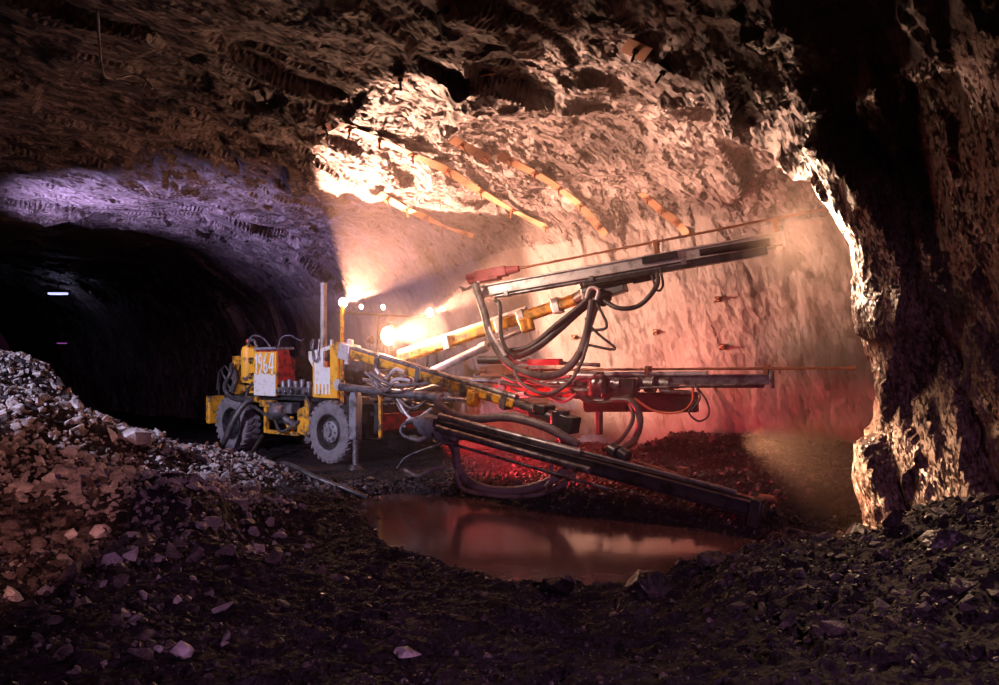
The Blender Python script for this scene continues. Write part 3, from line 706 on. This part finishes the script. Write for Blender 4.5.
# ---- drill feeds
def feed(A, B, railmat, w, h, rod_off, rod_end, drill_t, low=False, body='pinkbox'):
    x, y, z = frame_of(A, B); ax = (x, y, z); Ln = (B - A).length; mid = (A + B) / 2
    m = MB(); m.box(mid, (Ln, w * .55, h), ax)
    for s in (1, -1): m.box(mid + z * (h * .5 * s), (Ln, w, h * .16), ax)
    m.box(A, (.04, w * 1.3, h * 1.5), ax).box(B, (.04, w * 1.5, h * 1.9), ax)
    fd = m.build('drill_feed', railmat, rig, .006)
    m = MB(); m.cyl(A + x * .25 - z * h * .78 - y * w * .2, A + x * Ln * .72 - z * h * .78 - y * w * .2, .032).cyl(A + x * Ln * .7 - z * h * .78 - y * w * .2, B - x * .1 - z * h * .78 - y * w * .2, .018)
    for t in (.1, .4, .7): m.box(A + x * Ln * t - z * h * .7, (.07, w * 1.1, h * .5), ax)
    m.build('feed_cylinder', M['steel'], fd, .005)
    R0 = A + x * Ln * drill_t + z * rod_off
    m = MB(); m.box(R0, (.52, .17, .15), ax).cyl(R0 + x * .22, R0 + x * .46, .075, .05).box(R0 - x * .12 - z * .08, (.5, .22, .06), ax).cyl(R0 - x * .2 + y * .1, R0 + x * .2 + y * .1, .05).cyl(R0 - x * .42, R0 - x * .24, .06)
    m.build('rock_drill', M[body], fd, .012)
    m = MB(); m.cyl(R0 + x * .4, rod_end, .019, seg=10).cyl(rod_end - (rod_end - R0).normalized() * .1, rod_end, .028, .034, seg=10)
    m.build('drill_rod', M['rust'], fd)
    for t in (.62, .985):
        P = A + x * Ln * t
        m = MB(); m.box(P + z * (h * .5 + rod_off * .35), (.06, w * 1.0, rod_off * .75), ax).box(P + z * rod_off, (.09, .10, .09), ax)
        m.build('rod_guide', M['rust'] if not low else M['black'], fd, .006)
    return fd, ax
A1, B1 = at(480, 292, 12.1), at(783, 238, 10.6)
fd1, ax1 = feed(A1, B1, M['pale'], .20, .15, .25, at(829, 208, 10.35), .05)
m = MB(); m.box(A1.lerp(B1, .66) - ax1[2] * .13 + ax1[1] * 0, (2.6, .14, .12), ax1); m.build('lower_rail', M['black'], fd1, .008)
m = MB(); m.box(at(660, 258, 11.1), (.5, .16, .10), ax1).cyl(at(612, 284, 11.5), at(634, 279, 11.4), .05).cyl(at(632, 279.5, 11.4), at(652, 275, 11.3), .075).box(at(653, 268, 11.25), (.10, .12, .34), ax1).cyl(at(700, 253, 10.9), at(770, 242, 10.55), .055)
m.build('feed_slide', M['black'], fd1, .008)
m = MB(); m.tube([at(459, 287, 12.2), at(468, 289, 12.15), at(482, 281, 12.1)], .02, 8).tube([at(462, 291, 12.2), at(475, 285, 12.1), at(484, 287, 12.05)], .018, 8); m.build('hose_nozzle', M['pale'], fd1)
A2, B2 = at(478, 380, 12.9), at(772, 379.5, 10.9)
fd2, ax2 = feed(A2, B2, M['steel'], .20, .13, .16, at(856, 368, 10.35), .10, body='rust')
m = MB(); m.box(at(648, 374.5, 11.7) + U * .02, (1.75, .20, .05), ax2).build('rail_cover', M['pale'], fd2, .006)
m = MB()
for px in (596, 612, 630, 646, 662): m.cyl(at(px, 384, 11.6) - ax2[1] * .02, at(px + 9, 384.5, 11.5), .10 + .02 * (px % 3))
m.cyl(at(575, 376, 11.9), at(603, 377, 11.7), .085).cyl(at(480, 359, 12.7), at(520, 361, 12.5), .055).cyl(at(515, 361, 12.5), at(600, 365, 12.0), .03).cyl(at(660, 391, 11.3), at(692, 393, 11.1), .035).cyl(at(640, 388, 11.4), at(765, 384, 10.7), .02)
m.build('drill_motor', M['steel'], fd2)
MB().box(at(545, 362, 12.3), (.55, .16, .10), ax2).build('faded_box', M['pinkbox'], fd2, .01)
A3, B3 = at(440, 427, 11.05), at(764, 513, 8.5)
x, y, z = frame_of(A3, B3); ax3 = (x, y, z)
m = MB(); L3 = (B3 - A3).length; mid = (A3 + B3) / 2
m.box(mid, (L3, .12, .16), ax3)
for s in (-1, 1): m.box(mid + y * (.10 * s) + z * .03, (L3, .05, .13), ax3).box(mid + y * (.10 * s) + z * .10, (L3, .09, .025), ax3)
m.box(B3, (.05, .3, .24), ax3).box(A3, (.05, .3, .26), ax3)
fd3 = m.build('drill_feed', M['black'], rig, .006)
m = MB(); m.cyl(A3 + z * .15 - y * .04, A3.lerp(B3, .5) + z * .15 - y * .04, .055).cyl(A3.lerp(B3, .02) + z * .02 - y * .2, A3.lerp(B3, .55) + z * .0 - y * .2, .045).cyl(A3.lerp(B3, .04) - z * .14 - y * .2, A3.lerp(B3, .62) - z * .16 - y * .2, .02).cyl(A3.lerp(B3, .5) + z * .16, A3.lerp(B3, .93) + z * .15, .025)
m.build('feed_cylinder', M['steel'], fd3)
m = MB(); p, q = at(417, 421, 11.3), at(446, 431, 11.0); d_ = (q - p).normalized()
m.cyl(p.lerp(q, .25), q, .165, seg=24).cyl(p, p.lerp(q, .3), .09).cyl(q, q + d_ * .12, .12).box(q + d_ * .18 + z * .05, (.2, .26, .24), ax3)
m.build('feed_motor', M['grey'], fd3, .012)
m = MB(); m.cyl(at(453, 420, 10.95), at(452, 448, 10.95), .05).box(at(452, 440, 10.9), (.12, .16, .16), ax3).cyl(at(452, 447, 10.9), at(461, 462, 10.8), .035); m.build('motor_bracket', M['steel'], fd3)
m = MB(); m.cyl(at(634, 461, 9.5), at(682, 476, 9.2), .022).box(at(682, 473, 9.2), (.10, .10, .14), ax3).cyl(at(698, 484, 9.05), at(722, 490, 8.9), .05).cyl(at(720, 490, 8.9), at(765, 502, 8.6), .025).cyl(at(760, 499, 8.6), at(776, 499, 8.5), .06, .04)
m.build('drill_rod', M['rust'], fd3)
m = MB(); m.box(at(757, 512, 8.5), (.12, .26, .3), ax3).cyl(at(611, 449, 9.7), at(618, 453, 9.6), .09).cyl(at(620, 452, 9.6), at(628, 457, 9.5), .075)
m.build('rod_guide', M['black'], fd3, .01)
MB().cyl(B3 - z * .12, at(838, 543, 7.9) + U * .04, .022, .012).build('feed_spike', M['black'], fd3)

# ---- hoses
def hose(pts, r, mat='hose', ridge=0.0):
    return MB().tube([at(*p) for p in pts], r, 10, ridge=ridge, pitch=.045).build('hose', M[mat], rig)
hose([(475, 284, 11.8), (484, 312, 11.7), (492, 340, 11.6), (510, 365, 11.5), (538, 376, 11.4), (562, 372, 11.4), (580, 352, 11.45), (590, 322, 11.5), (600, 292, 11.6)], .058, 'wrap', .07)
hose([(479, 282, 11.85), (474, 292, 11.8), (482, 302, 11.8), (490, 330, 11.6), (505, 356, 11.5)], .03, 'pale')
hose([(495, 300, 11.85), (500, 306, 11.8), (501, 335, 11.8), (508, 352, 11.7), (516, 360, 11.7)], .032)
hose([(478, 360, 12.2), (505, 359, 12.1), (535, 348, 11.9), (560, 328, 11.8), (580, 310, 11.7), (600, 296, 11.6)], .062, 'hose', .04)
hose([(500, 352, 12.0), (530, 346, 11.9), (556, 325, 11.75), (582, 304, 11.6), (596, 288, 11.5)], .04)
hose([(594, 298, 11.5), (589, 335, 11.4), (580, 365, 11.3), (566, 385, 11.25), (545, 394, 11.2), (522, 384, 11.3), (514, 370, 11.4)], .028, 'wrap')
hose([(592, 300, 11.4), (587, 330, 11.4), (583, 352, 11.4)], .05)
hose([(596, 302, 11.4), (606, 322, 11.3), (604, 329, 11.3), (590, 330, 11.4)], .022)
hose([(585, 318, 11.4), (596, 332, 11.35), (615, 349, 11.2), (588, 345, 11.4)], .02)
hose([(600, 298, 11.5), (618, 308, 11.3), (638, 306, 11.2), (652, 293, 11.1), (658, 280, 11.1), (654, 264, 11.2)], .036)
hose([(650, 270, 11.2), (657, 290, 11.1), (663, 285, 11.1), (660, 268, 11.1)], .018)
hose([(586, 298, 11.5), (590, 288, 11.45), (598, 290, 11.4), (596, 300, 11.4)], .026, 'pale')
hose([(570, 390, 11.6), (590, 402, 11.5), (610, 402, 11.4), (630, 396, 11.3)], .035)
hose([(612, 400, 11.3), (632, 402, 11.1), (640, 420, 11.0), (634, 440, 10.9), (618, 451, 9.9)], .05, 'hose', .04)
hose([(628, 398, 11.2), (633, 418, 11.0), (622, 438, 10.8), (604, 450, 10.3)], .03)
hose([(634, 398, 11.3), (655, 411, 11.2), (680, 412, 11.0), (692, 402, 10.9), (693, 388, 10.9)], .018, 'rust')
hose([(695, 384, 10.8), (707, 402, 10.7), (708, 416, 10.7), (698, 421, 10.7), (689, 412, 10.7), (697, 400, 10.75)], .014)
hose([(696, 386, 10.8), (700, 398, 10.7), (692, 410, 10.7)], .014)
hose([(436, 401, 11.3), (452, 414, 11.1), (475, 419, 10.9), (505, 417, 10.6), (535, 423, 10.3), (560, 434, 10.1), (578, 446, 10.0)], .06, 'wrap', .09)
hose([(455, 445, 10.8), (458, 466, 10.7), (468, 481, 10.6), (490, 490, 10.4), (520, 490, 10.2), (548, 482, 10.0), (568, 468, 9.9)], .06, 'wrap', .09)
hose([(456, 470, 10.6), (462, 488, 10.5), (490, 495, 10.3), (530, 496, 10.1), (560, 486, 9.9), (578, 468, 9.8)], .03, 'wrap')
hose([(545, 487, 9.9), (552, 478, 9.9), (551, 465, 9.9)], .025, 'wrap')
hose([(397, 468, 11.6), (408, 456, 11.5), (440, 444, 11.2), (453, 436, 10.95)], .014, 'steel')
hose([(405, 470, 11.0), (418, 476, 10.9), (432, 470, 10.8), (446, 466, 10.8)], .03, 'wrap')
hose([(417, 421, 11.3), (406, 423, 11.4), (401, 430, 11.4), (406, 437, 11.35), (418, 437, 11.3)], .03)
hose([(420, 419, 11.3), (409, 419, 11.4), (404, 427, 11.4)], .02, 'pale')
hose([(410, 438, 11.25), (420, 440, 11.2), (428, 436, 11.2)], .035, 'wrap')
rr = random.Random(5)
for i in range(22):
    sx = rr.uniform(362, 400); sy = rr.uniform(366, 384); ex = sx + rr.uniform(22, 75); ey = sy + rr.uniform(2, 26); Y0 = rr.uniform(12.4, 13.3)
    hose([(sx, sy, Y0), (sx + (ex - sx) * .3, sy + rr.uniform(2, 16), Y0 - .1), (sx + (ex - sx) * .65, ey + rr.uniform(-3, 12), Y0 - .3), (ex, ey, Y0 - .5)], rr.choice([.018, .024, .03]), rr.choice(['wrap', 'hose', 'pale', 'wrap']))
for i in range(10):
    sx = rr.uniform(475, 560); sy = rr.uniform(372, 392); ex = sx + rr.uniform(30, 80); ey = sy + rr.uniform(-4, 14); Y0 = rr.uniform(11.7, 12.4)
    hose([(sx, sy, Y0), (sx + (ex - sx) * .35, sy + rr.uniform(2, 12), Y0 - .1), (sx + (ex - sx) * .7, ey + rr.uniform(0, 8), Y0 - .2), (ex, ey, Y0 - .4)], rr.choice([.02, .028, .034]), rr.choice(['hose', 'wrap', 'hose']))
# hoses of the rear and engine side
def lhose(pts, r, mat='hose', ridge=0): return MB().tube([lc(*p) for p in pts], r, 10, ridge=ridge).build('hose', M[mat], rig)
lhose([(-2.25, .05, 1.08), (-2.36, -.12, .95), (-2.5, -.28, .6), (-2.62, -.34, .3), (-2.85, -.36, .06), (-3.1, -.4, .04)], .06, 'hose')
lhose([(-3.1, .1, 1.75), (-3.0, .0, 1.55), (-3.12, -.05, 1.3), (-3.05, .0, 1.12), (-2.7, -.02, 1.05), (-2.2, -.02, 1.08)], .045)
lhose([(-3.0, .12, 1.6), (-2.85, .02, 1.4), (-2.95, .0, 1.2)], .06)
lhose([(-3.5, .4, 1.1), (-3.7, .3, 1.5), (-3.85, .3, 1.6), (-3.95, .3, 1.2)], .02)
lhose([(-3.45, .5, 1.1), (-3.8, .4, 1.7), (-4.0, .4, 1.3), (-4.05, .4, 1.0)], .02)
lhose([(-2.55, .1, 2.14), (-2.4, .1, 2.30), (-2.1, .1, 2.28), (-1.9, .12, 2.14), (-1.85, .15, 2.05)], .016, 'steel')
lhose([(-2.5, .1, 2.1), (-2.4, .05, 2.22), (-2.25, .05, 2.2), (-2.2, .08, 2.06)], .03)
lhose([(-1.7, .2, 2.06), (-1.6, .2, 2.25), (-1.4, .25, 2.3), (-1.15, .3, 2.2), (-1.0, .3, 2.24)], .012, 'steel')
lhose([(-2.3, .06, 1.4), (-2.45, .02, 1.2), (-2.4, .0, 1.0), (-2.0, .0, .85), (-1.6, .02, .7)], .03)
lhose([(-1.6, .05, .7), (-1.3, -.05, .5), (-1.1, .0, .55), (-.9, .1, .7)], .03)
lhose([(-.75, .1, 1.2), (-.55, .05, 1.0), (-.6, .1, .8)], .025)

# ---------------------------------------------------------------- loose things on the floor and rock
cbl = MB(); cp_ = [(262, 436, 14.6), (252, 452, 13.8), (240, 462, 12.6), (255, 470, 11.9), (285, 484, 11.2), (315, 495, 10.8), (345, 502, 10.6), (368, 505, 10.5)]
pts = []
for px, py, Y in cp_:
    p = at(px, py, Y); pts.append(p)
for i in range(2, len(pts)):
    p = pts[i]; zf = float(floor_z(np.array([p.x]), np.array([p.y]))[0]); pts[i] = Vector((p.x, p.y, max(zf, -.08) + .05))
cbl.tube(pts, .035, 10)
tag(cbl.build('trailing_cable', M['black']), 'dark supply cable trailing over rubble from the rig towards the puddle', 'cable')
def hit(px, py, off=.03):
    d = (at(px, py, 1.0) - Vector((0, 0, CAM_H))).normalized()
    loc, nrm, i, dist = BVH.ray_cast(Vector((0, 0, CAM_H)), d)
    if loc is None: return None, None
    if nrm.dot(d) > 0: nrm = -nrm
    return loc + nrm * off, nrm
def roof_strap(px, label, w=.135):
    P = []
    for (x1, y1), (x2, y2) in zip(px, px[1:]):
        for k in range(8): P.append(hit(x1 + (x2 - x1) * k / 8, y1 + (y2 - y1) * k / 8, .05))
    P.append(hit(*px[-1], .05)); P = [p for p in P if p[0] is not None]
    Q_ = [p[0] for p in P]; Nn = [p[1] for p in P]
    for _ in range(6):
        Q_ = [Q_[0]] + [(Q_[i - 1] + Q_[i] * 2 + Q_[i + 1]) / 4 for i in range(1, len(Q_) - 1)] + [Q_[-1]]
        Nn = [Nn[0]] + [(Nn[i - 1] + Nn[i] * 2 + Nn[i + 1]).normalized() for i in range(1, len(Nn) - 1)] + [Nn[-1]]
    m = MB(); vs = []; c0 = Q_[0]
    for i, (q, n) in enumerate(zip(Q_, Nn)):
        t = (Q_[min(i + 1, len(Q_) - 1)] - Q_[max(i - 1, 0)]).normalized(); s = t.cross(n).normalized(); n2 = s.cross(t)
        if n2.dot(n) < 0: n2 = -n2
        vs += [q + s * w / 2 + n2 * .012, q - s * w / 2 + n2 * .012, q - s * w / 2, q + s * w / 2]
    fs = [(0, 1, 2, 3)]
    for i in range(len(Q_) - 1):
        for k in range(4): fs.append((i * 4 + k, i * 4 + (k + 1) % 4, i * 4 + 4 + (k + 1) % 4, i * 4 + 4 + k))
    e0 = (len(Q_) - 1) * 4; fs.append((e0 + 3, e0 + 2, e0 + 1, e0))
    o = m.add(vs, fs).build('roof_strap', M['strap'], origin=c0); tag(o, label, 'strap', 'steel straps bolted to the rock roof')
    for i in range(2, len(Q_), 5):
        q, n = Q_[i], Nn[i]; a = n.orthogonal().normalized(); b = n.cross(a)
        mm = MB(); mm.box(q + n * .025, (.11, .11, .012), (a, b, n)).cyl(q + n * .02, q + n * .16, .014, seg=8).cyl(q + n * .03, q + n * .06, .03, seg=6)
        mm.build('bolt', M['rust'], o)
roof_strap([(340, 120), (384, 138), (440, 164), (492, 196), (546, 225)], 'longest rusty steel strap slanting down across the lit roof from upper left')
roof_strap([(450, 136), (488, 158)], 'shortest rusty strap, above the middle of the lit roof')
roof_strap([(498, 154), (540, 172), (576, 198), (606, 234)], 'rusty strap curving down the lit roof above the raised drill arm')
roof_strap([(378, 192), (408, 208), (440, 222), (474, 234)], 'lowest left rusty strap along the edge of the lit roof patch')
roof_strap([(642, 190), (664, 212), (690, 234)], 'rightmost rusty strap just above the raised drill rod')
def bolt_plate(px, py, label, s=.2, mat='rust', ang=.6):
    p, n = hit(px, py, .03)
    if p is None: return
    a = n.orthogonal().normalized(); b = n.cross(a); a2 = a * math.cos(ang) + b * math.sin(ang); b2 = n.cross(a2)
    o = MB().box(p, (s, s, .012), (a2, b2, n)).build('bolt_plate', M[mat], origin=p, bevel=.002)
    m = MB().cyl(p, p + n * .14, .014, seg=8).cyl(p, p + n * .04, .034, seg=6); m.build('bolt', M['black'], o)
    tag(o, label, 'bolt plate', 'steel rock bolt plates on the roof')
for px, py, lab, s, mt in ((400, 76, 'square reddish bolt plate on the dark roof left of the other red one', .17, 'strap'), (486, 73, 'square reddish bolt plate on the dark roof near top centre', .17, 'strap'),
                           (323, 126, 'small red bolt plate in the shadow just left of the longest strap', .18, 'redbox'), (263, 92, 'faint grey diamond bolt plate on the unlit roof at upper left', .22, 'grey'),
                           (637, 47, 'large pale diamond bolt plate on the dark roof right of top centre', .26, 'strap'), (665, 69, 'rounded pale bolt plate beside the large diamond plate', .2, 'grey'),
                           (547, 96, 'pale grey bolt plate on the roof above the lit patch', .24, 'grey'), (450, 8, 'bolt plate at the very top edge of the roof', .2, 'strap')):
    bolt_plate(px, py, lab, s, mt)
for px, py, lab in ((658, 332, 'bolt end on the smooth pale wall, between the upper and middle drill arms'), (720, 299, 'bolt end high on the pale wall below the raised arm tip'), (725, 347, 'bolt end on the pale wall beside the dark patch'),
                    (576, 337, 'bolt end on the pale wall behind the hanging hoses')):
    p, n = hit(px, py, .0)
    o = MB().cyl(p - n * .05, p + n * .16, .016, seg=8).box(p + n * .03, (.14, .10, .02), (Vector((1, 0, 0)), n.cross(Vector((1, 0, 0))).normalized(), n)).cyl(p + n * .04, p + n * .08, .035, seg=6).build('rock_bolt', M['rust'], origin=p)
    tag(o, lab, 'rock bolt', 'rock bolts in the far wall')
p0, n0 = hit(98, 5, .05); p1, n1 = hit(99, 44, .3); p2, _ = hit(112, 56, .25); p3, _ = hit(134, 62, .25)
wr = MB().tube([p0, p1, p2, p3], .012, 8).tube([p2, p3 + U * .1, p3 + Vector((.15, 0, -.05))], .01, 6).tube([p2, p3 - U * .06, p3 + Vector((.1, 0, .08))], .01, 6).build('hanging_wire', M['steel'], origin=p0)
tag(wr, 'thin frayed wire hanging from the dark roof at upper left', 'wire')
# lamps far down the drive
def tunnel_lamp(px, py, Y, label, s, mm):
    p = at(px, py, Y)
    o = MB().box(p + U * .05 * s, (.7 * s, .18, .08 * s)).cyl(p + U * .08 * s, p + U * .8 * s, .02).build('tunnel_lamp', M['grey'], origin=p)
    MB().box(p - U * .02 * s, (.55 * s, .14, .06 * s)).build('tube_cover', M[mm], o)
    tag(o, label, 'tunnel lamp'); return p
tl = tunnel_lamp(58, 293, 24, 'bluish glowing tunnel lamp far off in the dark drive at left', 1.0, 'blue_lamp')
tl2 = tunnel_lamp(62, 343, 27, 'faint violet tunnel lamp low in the dark drive, below the bluish one', .5, 'violet_lamp')

# ---------------------------------------------------------------- dust hanging in the heading
hz = MB().add([(-3.2, 12.2, -.2), (1.0, 8.2, -.2), (3.7, 7.6, -.2), (6.6, 9.5, -.2), (7.5, 12.5, -.2), (1.0, 18.0, -.2), (-3.2, 18.0, -.2)] + [(-3.2, 12.2, 5.6), (1.0, 8.2, 5.6), (3.7, 7.6, 5.6), (6.6, 9.5, 5.6), (7.5, 12.5, 5.6), (1.0, 18.0, 5.6), (-3.2, 18.0, 5.6)],
              [tuple(range(6, -1, -1)), tuple(range(7, 14))] + [(i, (i + 1) % 7, 7 + (i + 1) % 7, 7 + i) for i in range(7)])
vm = bpy.data.materials.new('rock_dust'); vm.use_nodes = True; nt = vm.node_tree; nt.nodes.clear()
vo = nt.nodes.new('ShaderNodeOutputMaterial'); vs_ = nt.nodes.new('ShaderNodeVolumeScatter'); vs_.inputs['Color'].default_value = (1, .78, .68, 1); vs_.inputs['Density'].default_value = .024; vs_.inputs['Anisotropy'].default_value = .45
nt.links.new(vs_.outputs[0], vo.inputs['Volume'])
ho = hz.build('dust_haze', vm); tag(ho, 'thin haze of rock dust and spray around the drill arms', 'haze', kind='stuff')

mist = MB(); c_ = FL + D * .02 + U * .05  # volume added round the flood lamp to give it a halo
mist.lathe(c_, U, [(.001, -.75)] + [(1.05 * math.cos(t) * 1.0, .75 * math.sin(t)) for t in np.linspace(-1.45, 1.45, 17)] + [(.001, .75)], 36)
v2 = bpy.data.materials.new('halo_mist'); v2.use_nodes = True; nt = v2.node_tree; nt.nodes.clear()
vo = nt.nodes.new('ShaderNodeOutputMaterial'); vs_ = nt.nodes.new('ShaderNodeVolumeScatter'); vs_.inputs['Color'].default_value = (1, .8, .7, 1); vs_.inputs['Density'].default_value = .055; vs_.inputs['Anisotropy'].default_value = .3
nt.links.new(vs_.outputs[0], vo.inputs['Volume'])
mo = mist.build('halo_mist', v2); tag(mo, 'added mist volume that makes the halo around the drill rig lamps', 'mist', kind='stuff')

# ---------------------------------------------------------------- light
def spot(name, p, target, power, col, angle, blend=.4, r=.05):
    l = bpy.data.lights.new(name, 'SPOT'); l.energy = power; l.color = col; l.spot_size = math.radians(angle); l.spot_blend = blend; l.shadow_soft_size = r
    o = bpy.data.objects.new(name, l); COL.objects.link(o); o.location = p
    o.rotation_euler = (Vector(target) - Vector(p)).to_track_quat('-Z', 'Y').to_euler(); return o
def point(name, p, power, col, r=.08):
    l = bpy.data.lights.new(name, 'POINT'); l.energy = power; l.color = col; l.shadow_soft_size = r
    o = bpy.data.objects.new(name, l); COL.objects.link(o); o.location = p; return o
WARM = (1, .50, .33)
spot('flood_lamp_light', FL + Vector((.075, -.07, .01)), FL + Vector((.95, -.02, .16)), 3800, WARM, 74, .45, .06)
point('flood_lamp_glow', FL + Vector((.10, -.10, .01)), 170, (1, .42, .22), .08)
point('mast_lamp_glow', LP[0][0] + Vector((.08, -.07, .0)), 14, (1, .5, .28), .06)
point('bar_lamp_glow', LP[3][0] + Vector((.08, -.07, .0)), 12, (1, .5, .28), .06)
spot('mast_lamp_light', LP[0][0] + D * .15, LP[0][0] + D * .15 + Vector((.54, -.36, .80)), 5400, WARM, 80, .12, .05)
spot('far_lamp_light', LP[3][0] + D * .15, at(672, 190, 10.2), 8500, WARM, 24, .8, .06)
spot('low_fill_light', (2.62, 8.42, .98), (3.8, 7.62, .7), 1050, (1, .50, .27), 78, 1.0, .12)  # added fill close to the right wall foot, no fixture
l_ = spot('red_fill_light', (-.9, 12.3, .55), (5.0, 11.0, 1.1), 1250, (1, .04, .06), 100, .8, .25); l_.data.specular_factor = .15  # added red fill for the lower wall and puddle, no real lamp
spot('heading_fill_light', (3.12, 8.8, 3.2), (4.15, 7.5, 3.2), 980, (1, .60, .38), 148, .7, .4)  # bare light added to brighten the right rock edge
spot('arm_fill_light', (-1.6, 9.9, 3.7), (1.2, 11.2, 2.3), 420, (1, .66, .50), 80, .6, .08)  # unseen light added to brighten the upper feed and hoses
spot('side_lamp_light', (-8.6, 5.2, 4.2), (-4.6, 12.2, .5), 4200, (.76, .70, 1.0), 46, .5, .06)
spot('roof_lamp_light', (-8.8, 11.2, 1.75), (-5.4, 14.8, 4.9), 4600, (.62, .48, 1.0), 66, 1.0, .06)
spot('rear_lamp_light', (-1.2, -1.0, 2.4), (-4.3, 6.1, .5), 1400, (1, .38, .26), 19, .35, .05)
spot('foreground_fill_light', (1.5, -2.0, 3.0), (.5, 5.0, .2), 1350, (.70, .32, .66), 66, 1.0, .1)  # added purple fill for the foreground, not a lamp of the mine
point('drive_lamp_light', tl - U * .2, 4, (.6, .6, 1.0), .1)
w = bpy.data.worlds.new('world'); SC.world = w; w.use_nodes = True
w.node_tree.nodes['Background'].inputs['Color'].default_value = (.03, .008, .02, 1); w.node_tree.nodes['Background'].inputs['Strength'].default_value = .2
